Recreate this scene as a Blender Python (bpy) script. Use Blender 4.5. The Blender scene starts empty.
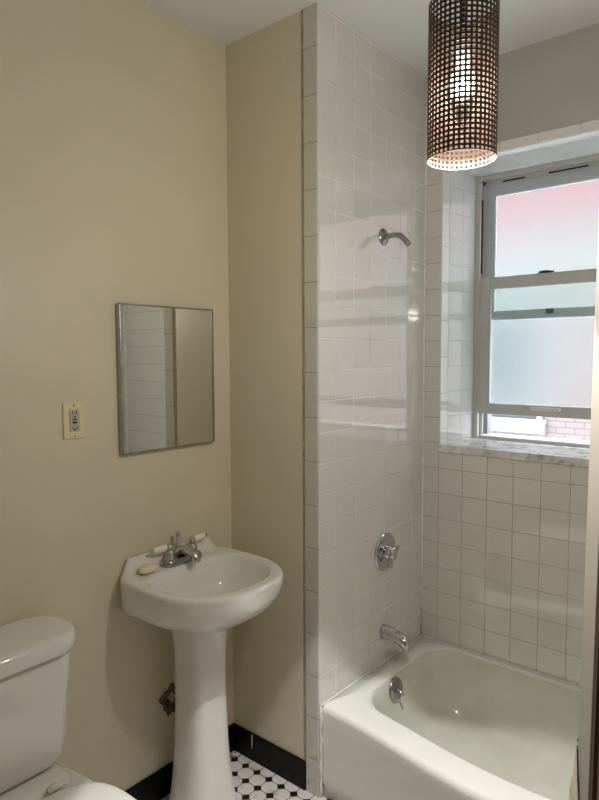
import bpy, bmesh, math, random
from mathutils import Vector, Matrix
random.seed(7)
PI = math.pi
scn = bpy.context.scene
COL = scn.collection

# ------------------------------------------------------------------ materials
def new_mat(name):
    m = bpy.data.materials.new(name); m.use_nodes = True
    nt = m.node_tree
    b = nt.nodes.get('Principled BSDF')
    return m, nt, b

def simple(name, col, rough=.5, metal=0., noise=0., nscale=20., bump=0., bscale=40., coat=0., spec=.5, trans=0., ior=1.45, emis=None, estr=0.):
    m, nt, b = new_mat(name)
    b.inputs['Roughness'].default_value = rough
    b.inputs['Metallic'].default_value = metal
    b.inputs['Coat Weight'].default_value = coat
    b.inputs['Coat Roughness'].default_value = .05
    b.inputs['Specular IOR Level'].default_value = spec
    b.inputs['Transmission Weight'].default_value = trans
    b.inputs['IOR'].default_value = ior
    b.inputs['Base Color'].default_value = (*col, 1)
    if emis:
        b.inputs['Emission Color'].default_value = (*emis, 1)
        b.inputs['Emission Strength'].default_value = estr
    geo = nt.nodes.new('ShaderNodeNewGeometry')
    if noise > 0:
        n = nt.nodes.new('ShaderNodeTexNoise'); n.inputs['Scale'].default_value = nscale
        n.inputs['Detail'].default_value = 4
        nt.links.new(geo.outputs['Position'], n.inputs['Vector'])
        r = nt.nodes.new('ShaderNodeMapRange')
        r.inputs['From Min'].default_value = .3; r.inputs['From Max'].default_value = .7
        r.inputs['To Min'].default_value = 1 - noise; r.inputs['To Max'].default_value = 1 + noise * .4
        nt.links.new(n.outputs['Fac'], r.inputs['Value'])
        v = nt.nodes.new('ShaderNodeVectorMath'); v.operation = 'SCALE'
        v.inputs[0].default_value = col
        nt.links.new(r.outputs[0], v.inputs['Scale'])
        nt.links.new(v.outputs[0], b.inputs['Base Color'])
    if bump > 0:
        n = nt.nodes.new('ShaderNodeTexNoise'); n.inputs['Scale'].default_value = bscale
        n.inputs['Detail'].default_value = 5
        nt.links.new(geo.outputs['Position'], n.inputs['Vector'])
        bp = nt.nodes.new('ShaderNodeBump'); bp.inputs['Strength'].default_value = 1
        bp.inputs['Distance'].default_value = bump
        nt.links.new(n.outputs['Fac'], bp.inputs['Height'])
        nt.links.new(bp.outputs['Normal'], b.inputs['Normal'])
    return m

class NB:
    """tiny helper for math node chains"""
    def __init__(s, nt): s.nt = nt
    def math(s, op, a, b=None, c=None):
        n = s.nt.nodes.new('ShaderNodeMath'); n.operation = op
        for i, v in enumerate((a, b, c)):
            if v is None: continue
            if isinstance(v, (int, float)): n.inputs[i].default_value = v
            else: s.nt.links.new(v, n.inputs[i])
        return n.outputs[0]

def tile_mat(name, ax_u, u0, pu, w0=1.6698, pw=.1105, col=(.68, .67, .635), g=.0013, grout=(.50, .47, .41), grout2=(.72, .70, .65), ax_w='Z', rough=.045, stain=.5):
    m, nt, b = new_mat(name); N = NB(nt)
    geo = nt.nodes.new('ShaderNodeNewGeometry')
    sep = nt.nodes.new('ShaderNodeSeparateXYZ'); nt.links.new(geo.outputs['Position'], sep.inputs[0])
    ds = []; ids = []
    for ax, o, p in ((ax_u, u0, pu), (ax_w, w0, pw)):
        if p is None: continue
        t = N.math('DIVIDE', N.math('SUBTRACT', sep.outputs[ax], o), p)
        f = N.math('FRACT', N.math('ADD', t, 1000.0))
        ids.append(N.math('FLOOR', t))
        d = N.math('MULTIPLY', N.math('MINIMUM', f, N.math('SUBTRACT', 1.0, f)), p)
        ds.append(d)
    d = ds[0] if len(ds) == 1 else N.math('MINIMUM', ds[0], ds[1])
    mask = nt.nodes.new('ShaderNodeMapRange'); mask.interpolation_type = 'SMOOTHSTEP'
    mask.inputs['From Min'].default_value = g * .7; mask.inputs['From Max'].default_value = g * 1.5
    nt.links.new(d, mask.inputs['Value'])
    hm = nt.nodes.new('ShaderNodeMapRange'); hm.interpolation_type = 'SMOOTHSTEP'
    hm.inputs['From Min'].default_value = 0; hm.inputs['From Max'].default_value = g * 3.2
    nt.links.new(d, hm.inputs['Value'])
    # per tile tint
    comb = nt.nodes.new('ShaderNodeCombineXYZ')
    nt.links.new(ids[0], comb.inputs[0])
    if len(ids) > 1: nt.links.new(ids[1], comb.inputs[1])
    wn = nt.nodes.new('ShaderNodeTexWhiteNoise'); nt.links.new(comb.outputs[0], wn.inputs['Vector'])
    tint = N.math('ADD', N.math('MULTIPLY', wn.outputs['Value'], .05), .965)
    v = nt.nodes.new('ShaderNodeVectorMath'); v.operation = 'SCALE'; v.inputs[0].default_value = col
    nt.links.new(tint, v.inputs['Scale'])
    # grout colour, dirty in patches
    n = nt.nodes.new('ShaderNodeTexNoise'); n.inputs['Scale'].default_value = 3.5; n.inputs['Detail'].default_value = 3
    nt.links.new(geo.outputs['Position'], n.inputs['Vector'])
    gr = nt.nodes.new('ShaderNodeMapRange'); gr.inputs['From Min'].default_value = stain - .12; gr.inputs['From Max'].default_value = stain + .12
    nt.links.new(n.outputs['Fac'], gr.inputs['Value'])
    gm = nt.nodes.new('ShaderNodeMix'); gm.data_type = 'RGBA'
    gm.inputs['A'].default_value = (*grout, 1); gm.inputs['B'].default_value = (*grout2, 1)
    nt.links.new(gr.outputs[0], gm.inputs['Factor'])
    mx = nt.nodes.new('ShaderNodeMix'); mx.data_type = 'RGBA'
    nt.links.new(mask.outputs[0], mx.inputs['Factor'])
    nt.links.new(gm.outputs['Result'], mx.inputs['A']); nt.links.new(v.outputs[0], mx.inputs['B'])
    nt.links.new(mx.outputs['Result'], b.inputs['Base Color'])
    rr = nt.nodes.new('ShaderNodeMapRange'); rr.inputs['To Min'].default_value = .8; rr.inputs['To Max'].default_value = rough
    nt.links.new(mask.outputs[0], rr.inputs['Value']); nt.links.new(rr.outputs[0], b.inputs['Roughness'])
    # bump: joints sunk, each tile tilted a hair, soft waviness of the glaze
    wv = nt.nodes.new('ShaderNodeTexNoise'); wv.inputs['Scale'].default_value = 9; wv.inputs['Detail'].default_value = 1
    nt.links.new(geo.outputs['Position'], wv.inputs['Vector'])
    h = N.math('ADD', hm.outputs[0], N.math('MULTIPLY', wv.outputs['Fac'], .55))
    bp = nt.nodes.new('ShaderNodeBump'); bp.inputs['Strength'].default_value = 1; bp.inputs['Distance'].default_value = .0007
    nt.links.new(h, bp.inputs['Height']); nt.links.new(bp.outputs['Normal'], b.inputs['Normal'])
    b.inputs['Specular IOR Level'].default_value = .6
    b.inputs['Coat Weight'].default_value = 1.0; b.inputs['Coat Roughness'].default_value = .012
    return m

def floor_mat():
    m, nt, b = new_mat('octagon_mosaic'); N = NB(nt)
    geo = nt.nodes.new('ShaderNodeNewGeometry')
    sep = nt.nodes.new('ShaderNodeSeparateXYZ'); nt.links.new(geo.outputs['Position'], sep.inputs[0])
    P = .0622; a = []; ids = []
    for ax, o in (('X', -.048), ('Y', -.0510)):
        t = N.math('DIVIDE', N.math('SUBTRACT', sep.outputs[ax], o), P)
        f = N.math('FRACT', N.math('ADD', t, 1000.0)); ids.append(N.math('FLOOR', t))
        a.append(N.math('MINIMUM', f, N.math('SUBTRACT', 1.0, f)))     # distance to the corner lines, 0 .. .5
    s = N.math('ADD', a[0], a[1]); mn = N.math('MINIMUM', a[0], a[1])
    sz, g = .285, .028
    dot = N.math('LESS_THAN', s, sz - g)
    g1 = N.math('LESS_THAN', N.math('ABSOLUTE', N.math('SUBTRACT', s, sz)), g)
    g2 = N.math('LESS_THAN', mn, .020)
    gr = N.math('MAXIMUM', g1, N.math('MULTIPLY', g2, N.math('GREATER_THAN', s, sz)))
    n = nt.nodes.new('ShaderNodeTexNoise'); n.inputs['Scale'].default_value = 14; n.inputs['Detail'].default_value = 5
    nt.links.new(geo.outputs['Position'], n.inputs['Vector'])
    ramp = nt.nodes.new('ShaderNodeValToRGB')
    ramp.color_ramp.elements[0].position = .30; ramp.color_ramp.elements[0].color = (.42, .36, .31, 1)
    ramp.color_ramp.elements[1].position = .46; ramp.color_ramp.elements[1].color = (.60, .575, .55, 1)
    nt.links.new(n.outputs['Fac'], ramp.inputs[0])
    m1 = nt.nodes.new('ShaderNodeMix'); m1.data_type = 'RGBA'; m1.inputs['B'].default_value = (.07, .055, .045, 1)
    nt.links.new(ramp.outputs[0], m1.inputs['A']); nt.links.new(gr, m1.inputs['Factor'])
    m2 = nt.nodes.new('ShaderNodeMix'); m2.data_type = 'RGBA'; m2.inputs['B'].default_value = (.012, .012, .014, 1)
    nt.links.new(m1.outputs['Result'], m2.inputs['A']); nt.links.new(dot, m2.inputs['Factor'])
    nt.links.new(m2.outputs['Result'], b.inputs['Base Color'])
    b.inputs['Roughness'].default_value = .3
    bp = nt.nodes.new('ShaderNodeBump'); bp.inputs['Distance'].default_value = .0008; bp.inputs['Strength'].default_value = 1
    nt.links.new(N.math('SUBTRACT', 1.0, gr), bp.inputs['Height']); nt.links.new(bp.outputs['Normal'], b.inputs['Normal'])
    return m

def brick_mat():
    m, nt, b = new_mat('pale_brick')
    geo = nt.nodes.new('ShaderNodeNewGeometry')
    sep = nt.nodes.new('ShaderNodeSeparateXYZ'); nt.links.new(geo.outputs['Position'], sep.inputs[0])
    cb = nt.nodes.new('ShaderNodeCombineXYZ')
    nt.links.new(sep.outputs['Y'], cb.inputs[0]); nt.links.new(sep.outputs['Z'], cb.inputs[1])
    t = nt.nodes.new('ShaderNodeTexBrick')
    nt.links.new(cb.outputs[0], t.inputs['Vector'])
    t.inputs['Scale'].default_value = 1; t.inputs['Brick Width'].default_value = .213; t.inputs['Row Height'].default_value = .0735
    t.inputs['Mortar Size'].default_value = .007
    t.inputs['Color1'].default_value = (.105, .083, .081, 1); t.inputs['Color2'].default_value = (.092, .074, .074, 1)
    t.inputs['Mortar'].default_value = (.06, .05, .05, 1)
    # the upper storey is painted rose, a pale rendered band lies between
    rmp = nt.nodes.new('ShaderNodeMapRange'); rmp.inputs['From Min'].default_value = 2.8; rmp.inputs['From Max'].default_value = 3.5
    nt.links.new(sep.outputs['Z'], rmp.inputs['Value'])
    rmp2 = nt.nodes.new('ShaderNodeMapRange'); rmp2.inputs['From Min'].default_value = 2.25; rmp2.inputs['From Max'].default_value = 2.3
    nt.links.new(sep.outputs['Z'], rmp2.inputs['Value'])
    a = nt.nodes.new('ShaderNodeMix'); a.data_type = 'RGBA'; a.inputs['B'].default_value = (.093, .096, .093, 1)
    nt.links.new(t.outputs['Color'], a.inputs['A']); nt.links.new(rmp2.outputs[0], a.inputs['Factor'])
    c = nt.nodes.new('ShaderNodeMix'); c.data_type = 'RGBA'; c.inputs['B'].default_value = (.100, .046, .053, 1)
    nt.links.new(a.outputs['Result'], c.inputs['A']); nt.links.new(rmp.outputs[0], c.inputs['Factor'])
    nt.links.new(c.outputs['Result'], b.inputs['Base Color'])
    b.inputs['Roughness'].default_value = .9
    return m

def marble_mat():
    m, nt, b = new_mat('grey_marble')
    geo = nt.nodes.new('ShaderNodeNewGeometry')
    n = nt.nodes.new('ShaderNodeTexNoise'); n.inputs['Scale'].default_value = 9; n.inputs['Detail'].default_value = 8
    n.inputs['Distortion'].default_value = 1.6
    nt.links.new(geo.outputs['Position'], n.inputs['Vector'])
    r = nt.nodes.new('ShaderNodeValToRGB')
    e = r.color_ramp.elements
    e[0].position = .36; e[0].color = (.30, .30, .29, 1); e[1].position = .62; e[1].color = (.74, .74, .72, 1)
    x = e.new(.47); x.color = (.58, .58, .56, 1)
    nt.links.new(n.outputs['Fac'], r.inputs[0]); nt.links.new(r.outputs[0], b.inputs['Base Color'])
    b.inputs['Roughness'].default_value = .22
    return m

M = {}
M['cream'] = simple('cream_wall_paint', (.66, .605, .47), .42, noise=.05, nscale=2.2, bump=.0012, bscale=7, spec=.35)
M['ceil'] = simple('ceiling_paint', (.68, .69, .68), .6, noise=.03, nscale=1.5)
M['plaster'] = simple('grey_white_plaster', (.45, .435, .415), .6, noise=.04, nscale=5, bump=.001, bscale=16)
M['t_shower'] = tile_mat('glazed_tile_shower', 'X', .1010, .1105, stain=.47, grout=(.46, .43, .37), grout2=(.84, .83, .80))
M['t_window'] = tile_mat('glazed_tile_window', 'Y', -.5231, .1100, col=(.67, .65, .61), grout=(.33, .30, .26), grout2=(.45, .42, .37))
M['t_winright'] = tile_mat('glazed_tile_window_right', 'Y', -1.3720, 1.0, col=(.70, .69, .66), grout=(.38, .36, .33), grout2=(.45, .42, .37))
M['t_foot'] = tile_mat('glazed_tile_foot', 'X', .1010, .1105)
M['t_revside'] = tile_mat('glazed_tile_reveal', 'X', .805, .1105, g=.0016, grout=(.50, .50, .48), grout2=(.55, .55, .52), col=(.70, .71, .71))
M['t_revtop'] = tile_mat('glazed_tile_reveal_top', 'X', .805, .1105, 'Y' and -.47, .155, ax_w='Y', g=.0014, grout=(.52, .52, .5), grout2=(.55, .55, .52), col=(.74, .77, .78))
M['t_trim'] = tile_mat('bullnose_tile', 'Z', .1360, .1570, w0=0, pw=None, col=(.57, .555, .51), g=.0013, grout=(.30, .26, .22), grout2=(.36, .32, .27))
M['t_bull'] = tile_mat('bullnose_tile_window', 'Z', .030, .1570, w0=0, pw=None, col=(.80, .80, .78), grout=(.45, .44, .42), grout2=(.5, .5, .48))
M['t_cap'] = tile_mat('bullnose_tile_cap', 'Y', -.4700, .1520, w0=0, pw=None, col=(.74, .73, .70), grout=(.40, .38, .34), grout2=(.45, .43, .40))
M['floor'] = floor_mat()
M['black'] = simple('black_glazed_tile', (.005, .005, .006), .35, noise=.3, nscale=30, spec=.25)
M['brick'] = brick_mat()
M['marble'] = marble_mat()
M['porc'] = simple('white_porcelain', (.76, .75, .72), .06, coat=.3, noise=.015, nscale=4)
M['porc_tub'] = simple('tub_enamel', (.80, .81, .78), .12, coat=.3, noise=.02, nscale=6)
M['tub_inner'] = simple('grey_tub_enamel', (.66, .67, .60), .2, coat=.15, noise=.10, nscale=5)  # greyer enamel tone for the faces inside the tub
M['chrome'] = simple('chrome', (.62, .62, .63), .13, 1.0, noise=.12, nscale=60)
M['dullchrome'] = simple('dull_chrome', (.40, .40, .40), .24, 1.0, noise=.25, nscale=50)
M['darkhole'] = simple('dark_opening', (.01, .01, .01), .8)
M['winpaint'] = simple('grey_window_paint', (.50, .50, .49), .4, noise=.03, nscale=10)
M['winalu'] = simple('blue_grey_aluminium', (.50, .54, .56), .4, .2)
M['glass'] = simple('obscure_glass', (.86, .93, .90), .19, trans=1.0, ior=1.45, bump=.0016, bscale=130)
M['steel'] = simple('brushed_steel_frame', (.46, .45, .43), .3, 1.0, noise=.2, nscale=60)
M['mirror'] = simple('silvered_glass', (.80, .81, .78), .015, 1.0)
M['mirredge'] = simple('worn_mirror_edge', (.50, .50, .47), .35, .6, noise=.6, nscale=70)
M['almond'] = simple('almond_plastic', (.72, .64, .42), .35)
M['recept'] = simple('grey_plastic', (.44, .43, .38), .4)
M['red'] = simple('red_plastic', (.22, .03, .03), .4)
M['shade_out'] = simple('dark_bronze_mesh', (.045, .034, .028), .45, .3)
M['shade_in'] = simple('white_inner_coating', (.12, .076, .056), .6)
M['filament'] = simple('glowing_filament', (1, 1, 1), .4, emis=(1.0, .90, .80), estr=1.0)
def bulb_mat():
    m, nt, b = new_mat('clear_glowing_bulb'); nt.nodes.remove(b)
    t = nt.nodes.new('ShaderNodeBsdfTransparent'); e = nt.nodes.new('ShaderNodeEmission'); e.inputs['Color'].default_value = (1, .9, .8, 1); e.inputs['Strength'].default_value = 14
    x = nt.nodes.new('ShaderNodeMixShader'); x.inputs[0].default_value = .12
    nt.links.new(t.outputs[0], x.inputs[1]); nt.links.new(e.outputs[0], x.inputs[2])
    nt.links.new(x.outputs[0], nt.nodes['Material Output'].inputs['Surface'])
    return m
M['bulb'] = bulb_mat()
M['socket'] = simple('white_socket', (.5, .48, .45), .5)
M['soap'] = simple('ivory_soap', (.82, .70, .47), .4)
M['caulk'] = simple('white_caulk', (.78, .76, .72), .45, noise=.15, nscale=30, bump=.002, bscale=50)
M['rust'] = simple('corroded_pipe', (.09, .075, .06), .6, .5, noise=.5, nscale=60, bump=.003, bscale=70)
M['rubble'] = simple('broken_plaster', (.17, .13, .09), .95, noise=.6, nscale=40, bump=.01, bscale=50)
M['door'] = simple('greige_door_paint', (.33, .305, .255), .45, noise=.04, nscale=8)
M['doorp'] = simple('brown_door_panel', (.15, .11, .07), .5, noise=.08, nscale=8)
M['peel'] = simple('peeled_pale_paint', (.72, .67, .56), .6, noise=.35, nscale=30, bump=.003, bscale=45)
M['extwin'] = simple('dark_window_glass', (.012, .02, .022), .5)
M['stone'] = simple('pale_sill_stone', (.14, .135, .135), .85, noise=.2, nscale=12)
M['whitepaint'] = simple('white_exterior_paint', (.22, .225, .24), .6)
M['hall'] = simple('hall_paint', (.70, .66, .58), .7)

# ------------------------------------------------------------------ mesh helpers
def obj(name, bm, mat, parent=None, smooth=False, recalc=True, bevel=0., mats=None):
    if recalc: bmesh.ops.recalc_face_normals(bm, faces=bm.faces)
    me = bpy.data.meshes.new(name)
    bm.to_mesh(me); bm.free()
    for mm in (mats or [mat]): me.materials.append(mm)
    if smooth:
        for p in me.polygons: p.use_smooth = True
    o = bpy.data.objects.new(name, me); COL.objects.link(o)
    if parent is not None: attach(o, parent)
    if bevel > 0:
        md = o.modifiers.new('Bevel', 'BEVEL'); md.width = bevel; md.segments = 3; md.limit_method = 'ANGLE'; md.angle_limit = math.radians(40)
        md.harden_normals = False
    return o

def world_loc(o):
    v = Vector(o.location)
    p = o.parent
    while p is not None:
        v += Vector(p.location); p = p.parent
    return v

def attach(o, parent):
    # meshes are written in world coordinates; roots only ever translate
    off = world_loc(parent)
    o.parent = parent
    o.location = Vector(o.location) - off

def empty(name, loc):
    o = bpy.data.objects.new(name, None); o.location = loc; o.empty_display_size = .05
    COL.objects.link(o); return o

def tag(o, label, cat, group=None):
    o['label'] = label; o['category'] = cat
    if group: o['group'] = group
    return o

def struct(o):
    o['kind'] = 'structure'; return o

def box(bm, x0, x1, y0, y1, z0, z1, mi=0):
    xs = sorted((x0, x1)); ys = sorted((y0, y1)); zs = sorted((z0, z1))
    v = [bm.verts.new((x, y, z)) for x in xs for y in ys for z in zs]
    for f in ((0, 1, 3, 2), (4, 6, 7, 5), (0, 4, 5, 1), (2, 3, 7, 6), (0, 2, 6, 4), (1, 5, 7, 3)):
        fc = bm.faces.new([v[i] for i in f]); fc.material_index = mi
    return v

def B(*boxes):
    bm = bmesh.new()
    for b in boxes: box(bm, *b)
    return bm

def loft(bm, loops, cap0=True, cap1=True, mi=0):
    rings = [[bm.verts.new(p) for p in L] for L in loops]
    n = len(rings[0])
    for a, b in zip(rings, rings[1:]):
        for i in range(n):
            j = (i + 1) % n
            f = bm.faces.new((a[i], a[j], b[j], b[i])); f.material_index = mi
    if cap0: bm.faces.new(rings[0][::-1]).material_index = mi
    if cap1: bm.faces.new(rings[-1]).material_index = mi
    return rings

def frame_for(d):
    d = Vector(d).normalized()
    up = Vector((0, 0, 1)) if abs(d.z) < .95 else Vector((1, 0, 0))
    a = d.cross(up).normalized(); b = a.cross(d).normalized()
    return a, b

def tube(bm, pts, rad, n=16, cap=True, sx=1.0, sz=1.0):
    pts = [Vector(p) for p in pts]
    if not isinstance(rad, (list, tuple)): rad = [rad] * len(pts)
    loops = []; a = None
    for i, p in enumerate(pts):
        d = (pts[min(i + 1, len(pts) - 1)] - pts[max(i - 1, 0)]).normalized()
        if a is None: a, b = frame_for(d)
        else:
            a = (a - d * a.dot(d)).normalized(); b = a.cross(d).normalized()
        loops.append([p + (a * math.cos(2 * PI * k / n) * sx + b * math.sin(2 * PI * k / n) * sz) * rad[i] for k in range(n)])
    loft(bm, loops, cap, cap)

def lathe(bm, origin, axis, prof, n=32, cap0=True, cap1=True):
    """prof: list of (distance along the axis, radius)"""
    o = Vector(origin); d = Vector(axis).normalized(); a, b = frame_for(d)
    loops = [[o + d * t + (a * math.cos(2 * PI * k / n) + b * math.sin(2 * PI * k / n)) * max(r, 1e-4) for k in range(n)] for t, r in prof]
    loft(bm, loops, cap0, cap1)

def smooth_path(ctrl, steps=8):
    ctrl = [Vector(c) for c in ctrl]; out = []
    P = [ctrl[0]] + ctrl + [ctrl[-1]]
    for i in range(1, len(P) - 2):
        for s in range(steps):
            t = s / steps
            p0, p1, p2, p3 = P[i - 1], P[i], P[i + 1], P[i + 2]
            out.append(.5 * ((2 * p1) + (-p0 + p2) * t + (2 * p0 - 5 * p1 + 4 * p2 - p3) * t * t + (-p0 + 3 * p1 - 3 * p2 + p3) * t ** 3))
    out.append(ctrl[-1]); return out

# ------------------------------------------------------------------ room
H = 2.783; LB = .4448; TW = .060; D = .746; LF = 1.82; XB = -2.35; T = .1105
WY0, WY1 = -.5245, -1.372        # window opening on the room side
WI0, WI1 = -.550, -1.350         # and at the frame
WZ0, WZ1 = 1.222, 2.412
XF = 1.026                       # room face of the window frame
TH = .12

struct(obj('floor', B((XB - TH, 0.05, -1.95, TH, -.10, 0)), M['floor']))
struct(obj('ceiling', B((XB - TH, D + .02, -1.95, TH, H, H + .1)), M['ceil']))
struct(obj('wall_left', B((XB - TH, .0, 0, TH, 0, H)), M['cream']))
# chase between the sink corner and the tub, painted face then shower tile face
struct(obj('wall_back', B((0, D + .02, -LB + .012, TH, 0, H)), M['cream']))
struct(obj('wall_shower', B((0.0, D, -LB, -LB + .012, 0, H)), M['t_shower']))
struct(obj('wall_rear', B((XB - TH, XB, -1.95, 0, 0, H)), M['cream']))
struct(obj('wall_foot', B((0, D, -LF - .012, -LF, 0, H)), M['t_foot']))
struct(obj('wall_foot_core', B((0.0, D + .32, -LF - .15, -LF - .012, 0, H)), M['cream']))
# side wall with the doorway the picture is taken from
DX0, DX1 = -1.80, -1.06
struct(obj('wall_right', B((XB, DX0, -1.95, -1.83, 0, H), (DX1, 0.0, -1.95, -1.83, 0, H), (DX0, DX1, -1.95, -1.83, 2.06, H)), M['cream']))
# trim strips on both alcove corners
bm = B((-.005, .0, -LB, -LB + TW, 0, H))
struct(obj('trim_1', bm, M['t_trim'], bevel=.003))
struct(obj('trim_2', B((-.005, .0, -LF - .06, -LF, 0, H)), M['t_trim'], bevel=.003))
# dark joint beside the trim tiles
bm = bmesh.new()
box(bm, -.0022, 0, -LB + TW, -LB + TW + .011, 0, H)
struct(obj('trim_3', bm, simple('dirty_joint', (.40, .36, .26), .8, noise=.3, nscale=25)))
# caulk in the inner corner
bm = bmesh.new(); tube(bm, [(D - .002, -LB - .002, z) for z in (.34, .8, 1.6, 2.4, H)], .005, 8)
struct(obj('trim_4', bm, M['caulk'], smooth=True))
bm = bmesh.new(); tube(bm, [(D - .002, -LF + .002, z) for z in (.34, .8, 1.6, 2.4, H)], .006, 8)
struct(obj('trim_5', bm, M['caulk'], smooth=True))

# window wall: tiled below and beside the window, plaster above
def quad_wall(y0, y1, z0, z1): return (D, D + .28, y0, y1, z0, z1)
TILE_TOP = 2.448
struct(obj('wall_window', B(quad_wall(-LB, WY1, 0, WZ0 - .032), quad_wall(-LB, WY0, WZ0 - .032, TILE_TOP)), M['t_window']))
struct(obj('wall_window_right', B(quad_wall(WY1, -LF, 0, TILE_TOP)), M['t_winright']))
struct(obj('wall_window_upper', B((D, D + .28, WY0, WY1, WZ1, H), (D, D + .28, -LB, WY0, TILE_TOP, H), (D, D + .28, WY1, -LF, TILE_TOP, H)), M['plaster']))
# cap strip above the opening
struct(obj('trim_6', B((D - .005, D, WY0 + .0, WY1, WZ1, TILE_TOP)), M['t_cap'], bevel=.002))
# reveal linings, slightly splayed
def lining(name, pts, mat):
    bm = bmesh.new(); loft(bm, pts); return struct(obj(name, bm, mat))
lining('wall_reveal_left', [[(D - .001, WY0 - .002, WZ0 - .03), (XF, WI0, WZ0 - .03), (XF, WY0 + .01, WZ0 - .03), (D - .001, WY0 + .002, WZ0 - .03)],
                            [(D - .001, WY0 - .002, WZ1 + .004), (XF, WI0, WZ1 + .004), (XF, WY0 + .01, WZ1 + .004), (D - .001, WY0 + .002, WZ1 + .004)]], M['t_revside'])
lining('wall_reveal_right', [[(D - .001, WY1 + .002, WZ0 - .03), (XF, WI1, WZ0 - .03), (XF, WY1 - .01, WZ0 - .03), (D - .001, WY1 - .002, WZ0 - .03)],
                             [(D - .001, WY1 + .002, WZ1 + .004), (XF, WI1, WZ1 + .004), (XF, WY1 - .01, WZ1 + .004), (D - .001, WY1 - .002, WZ1 + .004)]], M['t_revside'])
struct(obj('wall_reveal_top', B((D + .001, XF, WY0 - .001, WY1 + .001, WZ1 - .002, WZ1 + .01)), M['t_revtop']))
# bullnose edge of the reveal
struct(obj('trim_7', B((D - .004, D + .056, WY0 - .007, WY0 - .001, WZ0, WZ1 - .002)), M['t_bull'], bevel=.003))
struct(obj('trim_8', B((D - .004, D + .056, WY1 + .001, WY1 + .007, WZ0, WZ1 - .002)), M['t_bull'], bevel=.003))
# masonry around the frame
struct(obj('wall_outer', B((D + .28, D + .40, .3, WI0 + .004, -.1, H + .1), (D + .28, D + .40, WI1 - .004, -2.1, -.1, H + .1),
                           (D + .28, D + .40, WI0 + .004, WI1 - .004, -.1, WZ0 - .03), (D + .28, D + .40, WI0 + .004, WI1 - .004, WZ1 + .006, H + .1)), M['plaster']))

# baseboards, black glazed tile
struct(obj('baseboard_left', B((XB, -.011, -.010, 0, 0, .112)), M['black'], bevel=.003))
struct(obj('baseboard_back', B((-.010, 0, -LB + TW + .001, 0, 0, .112)), M['black'], bevel=.003))
# crumbled mortar in the corner and a drip of wall paint on the black tile
bm = bmesh.new()
for k in range(9):
    x, y, s = -.018 - random.random() * .03, -.018 - random.random() * .035, .003 + random.random() * .006
    mt = bmesh.ops.create_icosphere(bm, subdivisions=1, radius=s)
    for v in mt['verts']: v.co = Vector((x + v.co.x * 1.4, y + v.co.y, .002 + s * .5 + v.co.z * .6))
tag(obj('mortar_crumbs', bm, M['caulk']), 'crumbs of white mortar on the floor in the corner behind the sink pedestal', 'debris')
bm = bmesh.new(); tube(bm, [(-.011, -.113, .109), (-.0115, -.1135, .08), (-.0112, -.113, .052)], [.0016, .0014, .0018], 8)
struct(obj('trim_9', bm, M['caulk'], smooth=True))
# raised plaster marks on the painted walls are part of the paint itself

# ------------------------------------------------------------------ window
win = struct(empty('window_1', (XF, (WI0 + WI1) / 2, WZ0)))
def wpart(name, boxes, mat, bevel=.0015, parent=None):
    return obj(name, B(*boxes), mat, parent or win, bevel=bevel)
ZS = 1.238
XO = 1.135
wpart('window_frame', [(XF, XO, WI0, WI0 - .018, WZ0, WZ1), (XF, XO, WI1, WI1 + .018, WZ0, WZ1),
                       (XF, XO, WI0 - .018, WI1 + .018, 2.393, WZ1), (XF, XO, WI0 - .018, WI1 + .018, WZ0, ZS),
                       (XF - .004, XF + .008, WI0, WI0 - .024, WZ0, WZ1), (XF - .004, XF + .008, WI1, WI1 + .024, WZ0, WZ1),
                       (1.058, 1.066, WI0 - .018, WI0 - .034, ZS, 2.393), (1.058, 1.066, WI1 + .018, WI1 + .034, ZS, 2.393),
                       (1.058, 1.062, WI0 - .018, WI1 + .018, 2.372, 2.393)], M['winpaint'])
def sash(name, x0, x1, y0, y1, z0, z1, st, tr, br, mat, gx):
    s = wpart(name, [(x0, x1, y0, y0 - st, z0, z1), (x0, x1, y1 + st, y1, z0, z1), (x0, x1, y0 - st, y1 + st, z1 - tr, z1), (x0, x1, y0 - st, y1 + st, z0, z0 + br),
                     (x0 + .004, x1 - .004, y0 - st, y0 - st - .006, z0 + br, z1 - tr), (x0 + .004, x1 - .004, y1 + st, y1 + st + .006, z0 + br, z1 - tr)], mat, .002)
    obj('glass_pane', B((gx, gx + .004, y0 - st + .004, y1 + st - .004, z0 + br - .004, z1 - tr + .004)), M['glass'], s)
    return s
lo = sash('lower_sash', 1.030, 1.055, WI0 - .019, WI1 + .019, 1.340, 1.957, .048, .052, .048, M['winpaint'], 1.041)
up = sash('upper_sash', 1.069, 1.094, WI0 - .019, WI1 + .019, 1.766, 2.380, .048, .056, .042, M['winalu'], 1.080)
# lift lip on the lower rail, latch on the meeting rail, keeper on the upper sash
obj('lift_handle', B((1.014, 1.032, -.820, -.942, 1.366, 1.381)), simple('lift_paint', (.66, .66, .65), .35), lo, bevel=.002)
bm = B((1.026, 1.052, -.835, -.895, 1.957, 1.960)); tube(bm, [(1.034, -.838, 1.9635), (1.038, -.865, 1.9645), (1.046, -.898, 1.9625)], [.0045, .005, .003], 10)
obj('sash_lock', bm, simple('black_latch', (.03, .03, .03), .4, .4), lo)
obj('sash_keeper', B((1.058, 1.070, -.862, -.890, 1.786, 1.808), (1.054, 1.060, -.866, -.872, 1.788, 1.806), (1.054, 1.060, -.880, -.886, 1.788, 1.806)), simple('dark_keeper', (.05, .05, .055), .4, .5), up, bevel=.001)
# vent slots in the head and the balance groove in the left track
obj('track_slot', B((XF + .0015, XF + .03, WI0 - .0182, WI0 - .0215, 1.98, 2.31)), M['darkhole'], win)
obj('head_slot', B((1.0560, 1.0579, -.660, -.760, 2.3765, 2.3825), (1.0560, 1.0579, -.86, -1.02, 2.3765, 2.3825)), M['darkhole'], win)
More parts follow.
